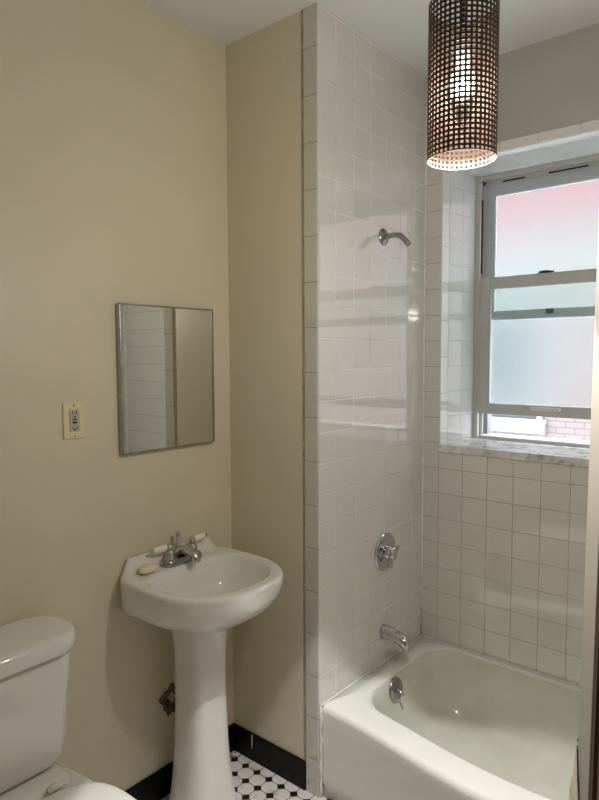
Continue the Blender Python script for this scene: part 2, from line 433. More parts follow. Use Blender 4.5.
# outside, the white track seen through the gap
wpart('outer_track', [(1.10, 1.15, WI0 - .018, WI0 - .040, ZS, 2.39), (1.10, 1.15, WI1 + .018, WI1 + .040, ZS, 2.39)], M['whitepaint'])
obj('window_sill', B((D - .008, XF + .002, WY0 - .0005, WY1 + .0005, WZ0 - .032, WZ0)), M['marble'], win, bevel=.003)

# neighbouring building across the yard
nb = empty('neighbouring_building', (6.0, 0, -4))
tag(nb, 'pale brick building across the yard, glimpsed under the raised sash', 'building')
obj('brick_wall', B((6.0, 6.4, -9, 9, -4, 5.6)), M['brick'], nb)
obj('stone_sill', B((5.93, 6.01, .757, 1.95, .64, .765)), M['stone'], nb, bevel=.004)
w = obj('window_frame', B((5.96, 6.01, .80, .86, .765, 2.2), (5.96, 6.01, 1.82, 1.88, .765, 2.2), (5.95, 6.01, .757, 1.90, .765, .815), (5.96, 6.01, .80, 1.88, 2.16, 2.22), (5.96, 6.01, .86, 1.82, 1.36, 1.40)), M['whitepaint'], nb, bevel=.004)
obj('pane', B((5.985, 6.012, .85, 1.83, .81, 2.17)), M['extwin'], w)

# ------------------------------------------------------------------ open door at the right
hinge = Vector((DX1, -1.818, 0)); free = Vector((-.4453, -1.4552, 0))
dv = (free - hinge); W_D = dv.length; dv.normalize(); nv = Vector((-dv.y, dv.x, 0))      # nv: face turned to the camera
def lean(z): return .012 + (1.35 - z) * .034
def dbox(bm, s0, s1, t0, t1, z0, z1):
    L = []
    for z in (z0, z1):
        L.append([hinge + dv * (s + lean(z)) + nv * t + Vector((0, 0, z)) for s, t in ((s0, t0), (s1, t0), (s1, t1), (s0, t1))])
    loft(bm, L)
door = struct(empty('door_1', hinge))
bm = bmesh.new(); ST = .080
dbox(bm, W_D - ST, W_D, -.035, 0, .01, 2.03); dbox(bm, 0.004, ST, -.035, 0, .01, 2.03)
for z0, z1 in ((.01, .20), (1.93, 2.03)): dbox(bm, ST, W_D - ST, -.035, 0, z0, z1)
obj('door_frame', bm, M['door'], door, bevel=.003)
bm = bmesh.new(); dbox(bm, ST, W_D - ST, -.026, -.010, .20, 1.93)
obj('door_panel', bm, M['doorp'], door)
bm = bmesh.new(); dbox(bm, W_D - ST - .012, W_D - ST, -.010, -.003, .20, 1.93); dbox(bm, ST, ST + .012, -.010, -.003, .20, 1.93)
obj('panel_moulding', bm, simple('dark_brown_moulding', (.07, .045, .025), .5), door)
# splintered edge: pale peeled flap with the dark crack beside it
def dp(s, t, z): return hinge + dv * (s + lean(z)) + nv * t + Vector((0, 0, z))
bm = bmesh.new()
zz = [.815, .79, .76, .73, .70, .64, .56, .50]
wl = [.000, .002, .003, .010, .012, .014, .012, .0]
wr = [-.001, -.006, -.014, -.022, -.030, -.040, -.046, -.050]
th = [.002, .004, .006, .009, .010, .011, .009, .003]
loft(bm, [[dp(W_D + b, .0008, z), dp(W_D + a, .0008, z), dp(W_D + a, t, z), dp(W_D + (a + b) / 2, t * 1.4, z), dp(W_D + b, t * .5, z)] for z, a, b, t in zip(zz, wl, wr, th)])
obj('peeled_flap', bm, M['peel'], door)
bm = bmesh.new()
loft(bm, [[dp(W_D + b - .002 - k, .0004, z), dp(W_D + b + .001, .0004, z), dp(W_D + b + .001, .0018, z), dp(W_D + b - .002 - k, .0018, z)] for z, b, k in zip([.82, .79, .76, .73, .70, .64, .56, .50], [-.0005] + wr[1:], [0, .002, .004, .004, .003, .003, .002, 0])])
obj('crack', bm, M['darkhole'], door)
bm = bmesh.new(); lathe(bm, dp(W_D - .002, .0004, .832), nv, [(0, .0028), (.001, .0028)], 10)
obj('nail_hole', bm, M['darkhole'], door)
bm = bmesh.new(); lathe(bm, dp(W_D - .05, -.035, .95), -nv, [(0, .028), (.006, .026), (.010, .010), (.035, .010), (.042, .024), (.060, .027), (.068, .018), (.070, 0)], 24)
obj('door_knob', bm, M['dullchrome'], door, smooth=True)
bm = bmesh.new()
for x in (DX0, DX1):
    s = 1 if x == DX0 else -1
    box(bm, x, x - s * .07, -1.83, -1.822, 0, 2.06)
box(bm, DX0 - .07, DX1 + .07, -1.83, -1.822, 2.06, 2.13)
struct(obj('trim_10', bm, M['door'], bevel=.002))
# hallway behind the camera
struct(obj('floor_hall', B((XB - TH, .2, -3.1, -1.95, -.10, 0)), simple('hall_wood', (.25, .15, .08), .4, noise=.3, nscale=5)))
struct(obj('ceiling_hall', B((XB - TH, .2, -3.1, -1.95, 2.6, 2.7)), M['ceil']))
struct(obj('wall_hall', B((XB - TH, .2, -3.2, -3.1, 0, 2.7), (XB - TH * 2, XB - TH, -3.2, -1.95, 0, 2.7), (.2, .3, -3.2, -1.95, 0, 2.7), (XB - TH, .2, -1.951, -1.949, 2.6, H)), M['hall']))

# ------------------------------------------------------------------ bathtub
ZT = .343
def bow(y):
    t = min(max((y + LB) / (LB - LF), 0), 1); return .075 * math.sin(PI * t) ** 2
def rr(x0, x1, y0, y1, rads, z, bowx=1., n=10, side=12, zf=None):
    """rounded rectangle loop, x0 front, y0 left (larger y); rads: front-left, back-left, back-right, front-right"""
    pts = []
    cs = [((x0, y0), rads[0], (1, -1), 90), ((x1, y0), rads[1], (-1, -1), 0), ((x1, y1), rads[2], (-1, 1), 0), ((x0, y1), rads[3], (1, 1), 0)]
    fl, bl, br, fr = rads
    def arc(cx, cy, r, a0, a1):
        for k in range(n + 1):
            a = math.radians(a0 + (a1 - a0) * k / n); pts.append((cx + r * math.cos(a), cy + r * math.sin(a)))
    def line(p, q):
        for k in range(1, side): pts.append((p[0] + (q[0] - p[0]) * k / side, p[1] + (q[1] - p[1]) * k / side))
    arc(x0 + fl, y0 - fl, fl, 180, 90); line(pts[-1], (x1 - bl, y0))
    arc(x1 - bl, y0 - bl, bl, 90, 0); line(pts[-1], (x1, y1 + br))
    arc(x1 - br, y1 + br, br, 0, -90); line(pts[-1], (x0 + fr, y1))
    arc(x0 + fr, y1 + fr, fr, -90, -180); line(pts[-1], (x0, y0 - fl))
    out = []
    for x, y in pts:
        wgt = max(0, min(1, (x1 - x) / (x1 - x0)))
        xx = x - bow(y) * wgt * bowx
        out.append(Vector((xx, y, z if zf is None else zf(xx, y))))
    return out
tub = empty('bathtub', (.37, -1.13, 0))
tag(tub, 'white enamelled built-in bathtub with bowed front apron under the window', 'bathtub')
bm = bmesh.new()
X0, X1, Y0, Y1 = .010, D - .002, -LB - .002, -LF + .002
e = .0015
loops = []
loops.append(rr(X0 + .004, X1, Y0, Y1, (e, e, e, e), 0.0, .55))
loops.append(rr(X0 + .003, X1, Y0, Y1, (e, e, e, e), .06, .60))
loops.append(rr(X0 + .002, X1, Y0, Y1, (e, e, e, e), .20, .80))
loops.append(rr(X0 + .001, X1, Y0, Y1, (e, e, e, e), .29, .95))
for k in range(0, 7):
    a = k / 6 * PI / 2; R_ = .024
    loops.append(rr(X0 + R_ * (1 - math.cos(a)), X1, Y0, Y1, (e, e, e, e), ZT - R_ + R_ * math.sin(a), 1.0))
ix0, ix1, iy0, iy1 = .132, D - .030, -LB - .084, -LF + .10
loops.append(rr(ix0 - .020, ix1 + .012, iy0 + .018, iy1 - .02, (.12, .12, .15, .13), ZT - .0005))
loops.append(rr(ix0 - .008, ix1 + .006, iy0 + .006, iy1 - .008, (.11, .11, .15, .12), ZT - .002))
for dz, ins in ((.008, 0), (.020, .007), (.06, .014), (.12, .022), (.19, .034), (.24, .052), (.268, .085), (.278, .13)):
    sl = 1 + dz * 4.0
    loops.append(rr(ix0 + ins, ix1 - ins, iy0 - ins * 1.1 * (1 if dz < .2 else 1.1), iy1 + ins * (1 + dz * 8), (.12 + ins * .3,) * 4, ZT - dz, 1 - dz * 1.6))
loft(bm, loops, True, True)
tb = obj('tub_body', bm, None, tub, smooth=True, mats=[M['porc_tub'], M['tub_inner']])
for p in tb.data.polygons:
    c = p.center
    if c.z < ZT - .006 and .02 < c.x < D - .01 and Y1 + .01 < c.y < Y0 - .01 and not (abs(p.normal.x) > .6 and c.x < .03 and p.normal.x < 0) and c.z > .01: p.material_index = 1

# overflow plate on the sloped end
oc = Vector((.362, iy0 - .016, .288)); on_ = Vector((0, -1, .16)).normalized()
bm = bmesh.new(); lathe(bm, oc + on_ * -.004, on_, [(0, .046), (.006, .046), (.011, .041), (.014, .024), (.015, 0)], 36)
ovf = obj('overflow_plate', bm, M['dullchrome'], tub, smooth=True)
bm = bmesh.new(); tube(bm, [oc + on_ * .008 + Vector((0, 0, .004)), oc + on_ * .022 + Vector((-.001, 0, -.004)), oc + on_ * .040 + Vector((-.002, 0, -.016))], [.006, .0055, .0065], 12)
obj('trip_lever', bm, M['chrome'], ovf, smooth=True)
bm = bmesh.new(); lathe(bm, oc + on_ * .0095 + Vector((-.006, 0, -.030)), on_, [(0, .007), (.0015, .007)], 14)
obj('overflow_slot', bm, M['darkhole'], ovf)
bm = bmesh.new(); lathe(bm, (.372, -.72, ZT - .2775), (0, 0, 1), [(0, .036), (.003, .034), (.004, .02), (.003, 0)], 28)
obj('drain_ring', bm, M['chrome'], tub, smooth=True)
# caulk beads round the tub
bm = bmesh.new()
tube(bm, [(X0 + .0, -LB - .003, ZT + .001), (.25, -LB - .003, ZT + .001), (.50, -LB - .003, ZT + .001), (D - .004, -LB - .004, ZT + .001), (D - .004, -.8, ZT + .001), (D - .004, -1.3, ZT + .001), (D - .004, -LF + .004, ZT + .001)], .0042, 8)
obj('caulk_bead', bm, M['caulk'], tub, smooth=True)
bm = bmesh.new(); tube(bm, [(.004 + .003 * math.sin(k * 2.3), -LB + .000 - .004, .0 + k * .0245) for k in range(15)], [.0052 + .0016 * math.sin(k * 1.7) for k in range(15)], 8)
struct(obj('trim_11', bm, M['caulk'], smooth=True))

# ------------------------------------------------------------------ shower arm, valve, spout
t = empty('shower_fixture', (.414, -LB, 2.0723))
tag(t, 'bare chrome shower arm high on the tiled wall, no head fitted', 'shower arm')
bm = bmesh.new(); lathe(bm, (.414, -LB, 2.072), (0, -1, 0), [(0, .033), (.003, .0325), (.008, .027), (.012, .014), (.014, .011)], 32)
obj('flange', bm, M['dullchrome'], t, smooth=True)
bm = bmesh.new()
pth = smooth_path([(.414, -LB - .010, 2.071), (.414, -LB - .045, 2.074), (.414, -LB - .075, 2.068), (.414, -LB - .096, 2.050), (.414, -LB - .112, 2.032)], 6)
tube(bm, pth, .0106, 18)
obj('arm_pipe', bm, M['dullchrome'], t, smooth=True)
e0 = Vector(pth[-1]); ed = Vector((0, -.66, -.75)).normalized()
bm = bmesh.new(); lathe(bm, e0 + ed * -.014, ed, [(0, .0112), (.002, .0118), (.004, .0108), (.006, .0118), (.008, .0108), (.010, .0118), (.012, .0108), (.015, .0112), (.0151, .0085), (.012, .008)], 20, cap1=False)
th_ = obj('thread', bm, M['dullchrome'], t, smooth=True)
bm = bmesh.new(); lathe(bm, e0 + ed * -.002, ed, [(0, .009), (.0005, .009)], 16)
obj('pipe_opening', bm, M['darkhole'], th_)

t = empty('shower_valve', (.437, -LB, .808))
tag(t, 'round chrome shower valve with lever handle on the tiled wall above the tub spout', 'shower valve')
vc = Vector((.434, -LB, .808))
bm = bmesh.new(); lathe(bm, vc, (0, -1, 0), [(0, .077), (.004, .077), (.008, .074), (.009, .066), (.006, .060), (.006, .038), (.010, .034), (.010, 0)], 48)
obj('escutcheon', bm, M['chrome'], t, smooth=True)
bm = bmesh.new(); lathe(bm, vc + Vector((0, -.008, 0)), (0, -1, 0), [(0, .029), (.020, .028), (.022, .024), (.028, .024), (.030, .027), (.040, .026), (.045, .018), (.046, 0)], 32)
hh = obj('valve_hub', bm, M['chrome'], t, smooth=True)
bm = bmesh.new()
for ang, L_, wd in ((255, .066, .013), (20, .046, .018), (140, .034, .017)):
    a = math.radians(ang); dx, dz = math.cos(a), math.sin(a)
    loops = []
    for s, r_, yy in ((0.010, .012, -.030), (.022, wd, -.034), (L_ * .8, wd * 1.05, -.036), (L_, wd * .75, -.036), (L_ + .004, wd * .3, -.035)):
        c = vc + Vector((dx * s, yy, dz * s)); px = Vector((-dz, 0, dx))
        loops.append([c + px * r_ * math.cos(q) + Vector((0, 1, 0)) * .0075 * math.sin(q) for q in [2 * PI * k / 14 for k in range(14)]])
    loft(bm, loops)
obj('lever_handle', bm, M['chrome'], t, smooth=True)

t = empty('tub_spout', (.43, -LB, .470))
tag(t, 'chrome tub spout jutting from the tiled wall just above the tub rim', 'faucet')
bm = bmesh.new(); loops = []
for yy, zc, hx, hz in ((0, .474, .027, .029), (.010, .474, .0275, .029), (.035, .473, .026, .026), (.065, .468, .0270, .0260), (.090, .461, .0270, .0265), (.104, .455, .0260, .0245), (.114, .447, .0245, .0200), (.118, .439, .0220, .0130), (.117, .433, .017, .006)):
    loops.append([Vector((.428 + hx * math.cos(q) , -LB - yy - (hz * .55 * math.sin(q) if yy > .1 else 0) , zc + hz * math.sin(q))) for q in [2 * PI * k / 24 for k in range(24)]])
loft(bm, loops)
obj('spout_body', bm, M['chrome'], t, smooth=True)
bm = bmesh.new(); lathe(bm, (.428, -LB - .109, .440), (0, 0, -1), [(0, .013), (.014, .0125), (.0145, .009), (.010, .009)], 18)
obj('spout_outlet', bm, M['chrome'], t, smooth=True)

# ------------------------------------------------------------------ pedestal sink
SX = -.317; RZ = .878
sink = empty('pedestal_sink', (SX, -.2, 0))
tag(sink, 'white porcelain pedestal sink with oval bowl in the corner, beside the toilet', 'sink')
NS = 96
def outer(s, z, inset=0., dy=0., back=-.003, sb=None):
    """D shaped outline; s scales the front part"""
    L = []
    for k in range(NS):
        a = 2 * PI * k / NS; c, sn = math.cos(a), math.sin(a)
        if sn >= 0: n_, b = 5.0, .236; tp = 1 - .075 * sn ** 1.5
        else: n_, b = 2.35, .252; tp = 1
        aa = .243 - inset; bb = b - inset
        x = aa * math.copysign(abs(c) ** (2 / n_ if sn < 0 else 2 / (2.35 + 2.65 * min(1, sn * 1.6))), c) * tp
        y = bb * math.copysign(abs(sn) ** (2 / n_), sn)
        if sb is not None:
            u = min(max((sn + .55) / 1.2, 0), 1); u = u * u * (3 - 2 * u); se = s + (sb - s) * u
        else: se = s
        x *= se; y = y * se if sn < 0 else y * (1 if se > .6 else se / .6)
        L.append(Vector((SX + x, min(-.208 + dy + y, back), z)))
    return L
def bowl(ax, af, ab, cy, z, n_=2.3, dx=0.):
    L = []
    for k in range(NS):
        a = 2 * PI * k / NS; c, sn = math.cos(a), math.sin(a)
        b = af if sn < 0 else ab; nn = n_ if sn < 0 else 3.0
        L.append(Vector((SX + dx + ax * math.copysign(abs(c) ** (2 / nn), c), cy + b * math.copysign(abs(sn) ** (2 / nn), sn), z)))
    return L
def backlift(L, amt=1.):
    for v in L:
        dxx = abs(v.x - SX) * 1.0
        ry = min(max((v.y + .040) / .022, 0), 1); ry = ry * ry * (3 - 2 * ry)
        rx = min(max((.215 - dxx) / .04, 0), 1); rx = rx * rx * (3 - 2 * rx)
        v.z += amt * (.048 * ry * rx)
    return L
bm = bmesh.new(); L = []
def under(s, z, cy=-.208):   # underside shrinks to the pedestal
    return outer(s, z, dy=(1 - s) * .05)
for z, s_, b_ in ((.683, .35, .35), (.690, .41, .41), (.701, .47, .49), (.715, .56, .63), (.733, .67, .80), (.752, .775, .93), (.772, .86, .97), (.795, .93, .985), (.820, .975, .995), (.843, .993, 1.0), (.862, 1.0, 1.0)):
    L.append(outer(s_, z, dy=(1 - s_) * .05, sb=b_))
for k in range(1, 6):
    a = k / 5 * PI / 2; L.append(backlift(outer(1, RZ - .014 + .014 * math.sin(a), inset=.014 * (1 - math.cos(a))), k / 5))
def mixl(A, Bq, t): return [p.lerp(q, t) for p, q in zip(A, Bq)]
rim_o = outer(1, RZ, inset=.016)
rim_i = bowl(.208, .212, .118, -.205, RZ - .002)
for t_ in (.12, .25, .4, .55, .7, .85): L.append(backlift(mixl(rim_o, rim_i, t_)))
L.append(rim_i)
L.append(bowl(.205, .205, .111, -.205, RZ - .007))
L.append(bowl(.199, .198, .106, -.205, RZ - .016))
L.append(bowl(.188, .185, .098, -.204, RZ - .050))
L.append(bowl(.165, .160, .088, -.202, RZ - .090, 2.2))
L.append(bowl(.125, .118, .072, -.200, RZ - .122, 2.1))
L.append(bowl(.070, .065, .045, -.196, RZ - .140, 2.0))
L.append(bowl(.024, .024, .024, -.192, RZ - .146, 2.0))
loft(bm, L)
obj('basin', bm, M['porc'], sink, smooth=True)
bm = bmesh.new(); lathe(bm, (SX, -.192, RZ - .1465), (0, 0, 1), [(0, .023), (.003, .022), (.004, .016), (.002, .012), (.002, 0)], 24)
obj('drain', bm, M['chrome'], sink, smooth=True)
bm = bmesh.new(); lathe(bm, (SX - .009, -.395, RZ - .045), (0, 1, .3), [(0, .006), (.001, .006)], 14)
# pedestal: rounded-square column flaring at the foot
bm = bmesh.new(); L = []
PX, PY = -.308, -.156
for z, hw, hd, n_ in ((0, .112, .116, 2.8), (.012, .113, .117, 2.8), (.03, .108, .111, 2.8), (.08, .099, .102, 2.8), (.16, .090, .093, 2.9), (.26, .083, .086, 3.0), (.38, .079, .082, 3.0), (.50, .078, .081, 3.0), (.60, .080, .083, 3.0), (.65, .085, .088, 3.0), (.690, .092, .096, 2.8), (.712, .094, .098, 2.6)):
    L.append([Vector((PX + hw * math.copysign(abs(math.cos(q)) ** (2 / n_), math.cos(q)), PY + hd * math.copysign(abs(math.sin(q)) ** (2 / n_), math.sin(q)), z)) for q in [2 * PI * k / 64 for k in range(64)]])
loft(bm, L)
obj('pedestal', bm, M['porc'], sink, smooth=True)

# faucet
FX, FY, FZ = -.300, -.052, RZ
fa = empty('sink_faucet', (FX, FY, FZ))
tag(fa, 'chrome sink faucet with two white porcelain lever handles on the sink deck', 'faucet')
bm = bmesh.new(); L = []
for z, s in ((-.002, 1), (.008, 1), (.014, .95), (.019, .82), (.021, .6)):
    L.append([Vector((FX + (.056 * (1 if math.cos(q) > 0 else -1) if abs(math.cos(q)) > 1e-6 else 0) + .031 * s * math.cos(q), FY + .031 * s * math.sin(q), FZ + z)) for q in [2 * PI * (k + .5) / 40 for k in range(40)]])
loft(bm, L); obj('base_plate', bm, M['dullchrome'], fa, smooth=True)
for sx in (-1, 1):
    bm = bmesh.new()
    lathe(bm, (FX + sx * .051, FY, FZ + .016), (0, 0, 1), [(0, .021), (.006, .021), (.010, .018), (.026, .018), (.032, .015), (.036, .011)] + [(.046 + .0125 * math.sin(a), .0125 * math.cos(a)) for a in [math.radians(d) for d in range(-55, 91, 18)]] + [(.0586, .003), (.061, 0)], 24)
    hd = obj('handle', bm, M['chrome'], fa, smooth=True)
    bm = bmesh.new()
    dd = Vector((sx * 1.0, .10 , .015 if sx > 0 else -.05)).normalized()
    o_ = Vector((FX + sx * .051, FY, FZ + .063))
    lathe(bm, o_ + dd * .012, dd, [(0, .0085), (.003, .0110), (.020, .0120), (.045, .0108), (.055, .0095)], 20)
    lv = obj('porcelain_lever', bm, simple('lever_porcelain', (.82, .80, .75), .2), hd, smooth=True); lv['label'] = 'white porcelain lever'
    bm = bmesh.new(); lathe(bm, o_ + dd * .066, dd, [(0, .0085), (.003, .0085), (.005, .005), (.009, .006), (.013, .004), (.015, 0)], 16)
    ob = obj('lever_tip', bm, M['chrome'], fa, smooth=True)
bm = bmesh.new(); L = []
for yy, zc, hx, hz in ((.018, .030, .017, .020), (.006, .034, .020, .022), (-.010, .040, .021, .018), (-.030, .043, .0195, .015), (-.052, .042, .018, .013), (-.070, .037, .0175, .013), (-.084, .026, .0165, .012), (-.090, .013, .015, .006)):
    L.append([Vector((FX + hx * math.cos(q), FY + yy - (.007 * math.sin(q) if yy < -.065 else 0), FZ + zc + hz * math.sin(q))) for q in [2 * PI * k / 24 for k in range(24)]])
loft(bm, L); obj('spout', bm, M['chrome'], fa, smooth=True)
bm = bmesh.new(); lathe(bm, (FX - .002, FY + .014, FZ + .045), (0, 0, 1), [(0, .016), (.010, .012), (.020, .008), (.032, .0058), (.042, .0058), (.048, .009), (.054, .0098), (.059, .007), (.061, 0)], 18)
obj('lift_rod', bm, M['chrome'], fa, smooth=True)

# soap
bm = bmesh.new(); L = []
for t_ in range(-6, 7):
    a = t_ / 6 * PI / 2; s = max(math.cos(a), .02) ** .55; z = RZ + .0140 + .0125 * math.sin(a)
    L.append([Vector((-.452 + .041 * s * math.copysign(abs(math.cos(q)) ** .8, math.cos(q)) * .9 + .010 * math.sin(q) * s, -.062 + .027 * s * math.copysign(abs(math.sin(q)) ** .8, math.sin(q)) , z)) for q in [2 * PI * k / 36 for k in range(36)]])
loft(bm, L)
tag(obj('soap_bar', bm, M['soap'], smooth=True), 'ivory bar of soap lying on the left corner of the sink deck', 'soap')

# pipe stub and broken plaster behind the pedestal
t = empty('pipe_stub', (-.345, 0, .34)); tag(t, 'corroded pipe stub in a rough hole low on the wall behind the pedestal', 'pipe')
bm = bmesh.new()
lp = []
for yy, sc in ((.002, 1.0), (-.003, 1.0), (-.005, .82), (-.004, .5), (.001, .35)):
    lp.append([Vector((-.318 + .046 * sc * math.cos(q) * (1 + .16 * math.sin(3 * q) + .1 * math.sin(7 * q)), yy, .352 + .052 * sc * math.sin(q) * (1 + .14 * math.cos(4 * q + 1) + .08 * math.sin(9 * q)))) for q in [2 * PI * k / 48 for k in range(48)]])
loft(bm, lp, False, True)
obj('broken_plaster', bm, M['rubble'], t)
bm = bmesh.new()
pp = smooth_path([(-.335, .0, .350), (-.342, -.022, .345), (-.330, -.045, .330), (-.29, -.056, .318)], 5)
tube(bm, pp, .009, 14)
obj('pipe', bm, M['rust'], t, smooth=True)
for s in (3, 7, 11):
    bm = bmesh.new(); d_ = (Vector(pp[s + 1]) - Vector(pp[s])).normalized()
    lathe(bm, Vector(pp[s]) - d_ * .004, d_, [(0, .010), (.001, .013), (.008, .013), (.009, .010)], 6)
    obj('nut', bm, M['rust'], t)

# ------------------------------------------------------------------ mirror and outlet
t = empty('wall_mirror', (-.31, 0, 1.27)); tag(t, 'rectangular steel framed mirror on the cream wall above the sink', 'mirror')
mx0, mx1, mz0, mz1, my = -.5125, -.1045, 1.2835, 1.784, -.022
fw = .0062
obj('mirror_back', B((mx0 + .001, mx1 - .001, 0, my + .004, mz0 + .001, mz1 - .001)), M['steel'], t)
obj('mirror_frame', B((mx0, mx1, my + .006, my - .003, mz1 - fw, mz1), (mx0, mx1, my + .006, my - .003, mz0, mz0 + fw * .8), (mx0, mx0 + fw * .8, my + .006, my - .003, mz0, mz1), (mx1 - fw, mx1, my + .006, my - .003, mz0, mz1)), M['steel'], t, bevel=.001)
obj('mirror_glass', B((mx0 + fw * .7, mx1 - fw * .8, my + .004, my, mz0 + fw * .7, mz1 - fw * .8)), M['mirror'], t)
bm = bmesh.new(); random.seed(3); n = 26; L = []
for k in range(n + 1):
    z = mz0 + .004 + (mz1 - mz0 - .010) * k / n; w_ = .001 + .003 * random.random()
    L.append([Vector((mx0 + fw * .5, my - .0015, z)), Vector((mx0 + fw * .8 + w_, my - .0008, z)), Vector((mx0 + fw * .8 + w_, my + .0005, z)), Vector((mx0 + fw * .5, my + .0005, z))])
loft(bm, L); o_ = obj('worn_edge', bm, M['mirredge'], t); o_['label'] = 'flaking silvered left edge'

t = empty('electrical_outlet', (-.675, 0, 1.41)); tag(t, 'almond GFCI electrical outlet on the cream wall left of the mirror', 'outlet')
ox, oz = -.6735, 1.4105
obj('cover_plate', B((ox - .0365, ox + .0365, 0, -.006, oz - .057, oz + .057)), M['almond'], t, bevel=.003)
rc = obj('receptacle', B((ox - .0165, ox + .0165, -.004, -.0085, oz - .0335, oz + .0335)), M['recept'], t, bevel=.001)
for s in (1, -1):
    for dx in (-.0065, .0065):
        obj('slot', B((ox + dx - .0012, ox + dx + .0012, -.008, -.0088, oz + s * .024 - .004, oz + s * .024 + .005)), M['darkhole'], rc)
    bm = bmesh.new(); lathe(bm, (ox, -.0082, oz + (.0125 if s > 0 else -.0285)), (0, -1, 0), [(0, .003), (.0008, .003)], 12)
    obj('ground_hole', bm, M['darkhole'], rc)
bt = obj('reset_button', B((ox - .0075, ox + .0075, -.008, -.0100, oz + .0015, oz + .0065)), M['red'], rc, bevel=.0005); bt['label'] = 'dark red reset button'
obj('test_button', B((ox - .0065, ox + .0065, -.008, -.0100, oz - .0085, oz - .0030)), M['darkhole'], rc, bevel=.0005)
for s in (1, -1):
    bm = bmesh.new(); lathe(bm, (ox, -.0058, oz + s * .048), (0, -1, 0), [(0, .0032), (.0012, .003), (.0016, 0)], 14)
    obj('screw', bm, M['dullchrome'], t, smooth=True)

# ------------------------------------------------------------------ toilet
tl = empty('toilet', (-.975, -.35, 0)); tag(tl, 'white two-piece toilet with its lid down against the cream wall, left of the sink', 'toilet')
TX = -.975
def rrect(cx, hw, y0, y1, r, z, n=8):
    """outline seen from above, y0 at the wall, y1 front"""
    P = []
    for (cx_, cy_, a0) in ((cx + hw - r, y0 - r, 90), (cx + hw - r, y1 + r, 0), (cx - hw + r, y1 + r, -90), (cx - hw + r, y0 - r, -180)):
        for k in range(n + 1):
            a = math.radians(a0 - 90 * k / n); P.append(Vector((cx_ + r * math.cos(a), cy_ + r * math.sin(a), z)))
    return P
bm = bmesh.new(); L = []
for z, hw, yf, r in ((.456, .105, -.165, .03), (.466, .136, -.180, .045), (.490, .155, -.188, .05), (.55, .160, -.193, .05), (.66, .166, -.198, .05), (.793, .173, -.203, .05)):
    L.append(rrect(TX, hw, -.016, yf, r, z))
loft(bm, L); obj('tank', bm, M['porc'], tl, smooth=True)
bm = bmesh.new(); L = []
for z, i in ((.791, .004), (.795, 0), (.816, -.001), (.831, .001), (.838, .006), (.841, .014), (.842, .03)):
    hw = .199 - i
    L.append(rrect(TX, hw, -.006 - i * .5, -.222 + i, .090 if i < .02 else .08, z))
loft(bm, L); obj('tank_lid', bm, M['porc'], tl, smooth=True)
bm = bmesh.new(); lathe(bm, (TX - .13, -.199, .735), (0, -1, 0), [(0, .014), (.006, .013), (.008, .006), (.016, .006)], 18)
tube(bm, [(TX - .13, -.214, .735), (TX - .10, -.216, .732), (TX - .065, -.214, .728)], [.006, .0055, .007], 12)
obj('flush_lever', bm, M['chrome'], tl, smooth=True)
def egg(cx, hw, y0, y1, z, n=48, sq=2.2):
    cy = y0 + (y1 - y0) * .42; P = []
    for k in range(n):
        a = 2 * PI * k / n; c, s_ = math.cos(a), math.sin(a)
        b = (y0 - cy) if s_ > 0 else (cy - y1)
        nn = 3.0 if s_ > 0 else 2.05
        P.append(Vector((cx + hw * math.copysign(abs(c) ** (2 / nn), c), cy + b * math.copysign(abs(s_) ** (2 / nn), s_), z)))
    return P
bm = bmesh.new(); L = []
for z, hw, y0, y1 in ((0, .110, -.16, -.56), (.02, .112, -.16, -.565), (.04, .104, -.165, -.55), (.12, .098, -.17, -.53), (.20, .108, -.16, -.57), (.28, .140, -.12, -.64), (.34, .168, -.07, -.69), (.385, .182, -.04, -.715), (.405, .184, -.035, -.72), (.413, .180, -.035, -.716), (.415, .170, -.04, -.70)):
    L.append(egg(TX, hw, y0, y1, z))
loft(bm, L); obj('bowl', bm, M['porc'], tl, smooth=True)
bm = bmesh.new(); L = []
for z, hw, yf in ((.400, .118, -.250), (.430, .128, -.245), (.446, .130, -.235), (.452, .124, -.215)):
    L.append(rrect(TX, hw, -.030, yf, .03, z))
loft(bm, L); obj('tank_shelf', bm, M['porc'], tl, smooth=True)
bm = bmesh.new(); L = []
for z, i in ((.414, .004), (.418, 0), (.430, 0), (.434, .004)): L.append(egg(TX, .187 - i, -.262 - i, -.728 + i, z))
loft(bm, L); obj('seat', bm, M['porc'], tl, smooth=True)
bm = bmesh.new(); L = []
for z, i in ((.4345, .003), (.438, -.001), (.446, 0), (.451, .006), (.454, .02), (.4555, .05)): L.append(egg(TX, .188 - i, -.258 - i, -.731 + i, z))
loft(bm, L); obj('seat_lid', bm, M['porc'], tl, smooth=True)
for s in (-1, 1):
    bm = bmesh.new(); tube(bm, [(TX + s * .075 - .025, -.250, .452), (TX + s * .075 + .025, -.250, .452)], .0085, 14)
    lathe(bm, (TX + s * .075, -.240, .440), (0, 0, 1), [(0, .011), (.014, .011), (.016, .008), (.017, 0)], 14)
    obj('hinge', bm, M['porc'], tl, smooth=True)

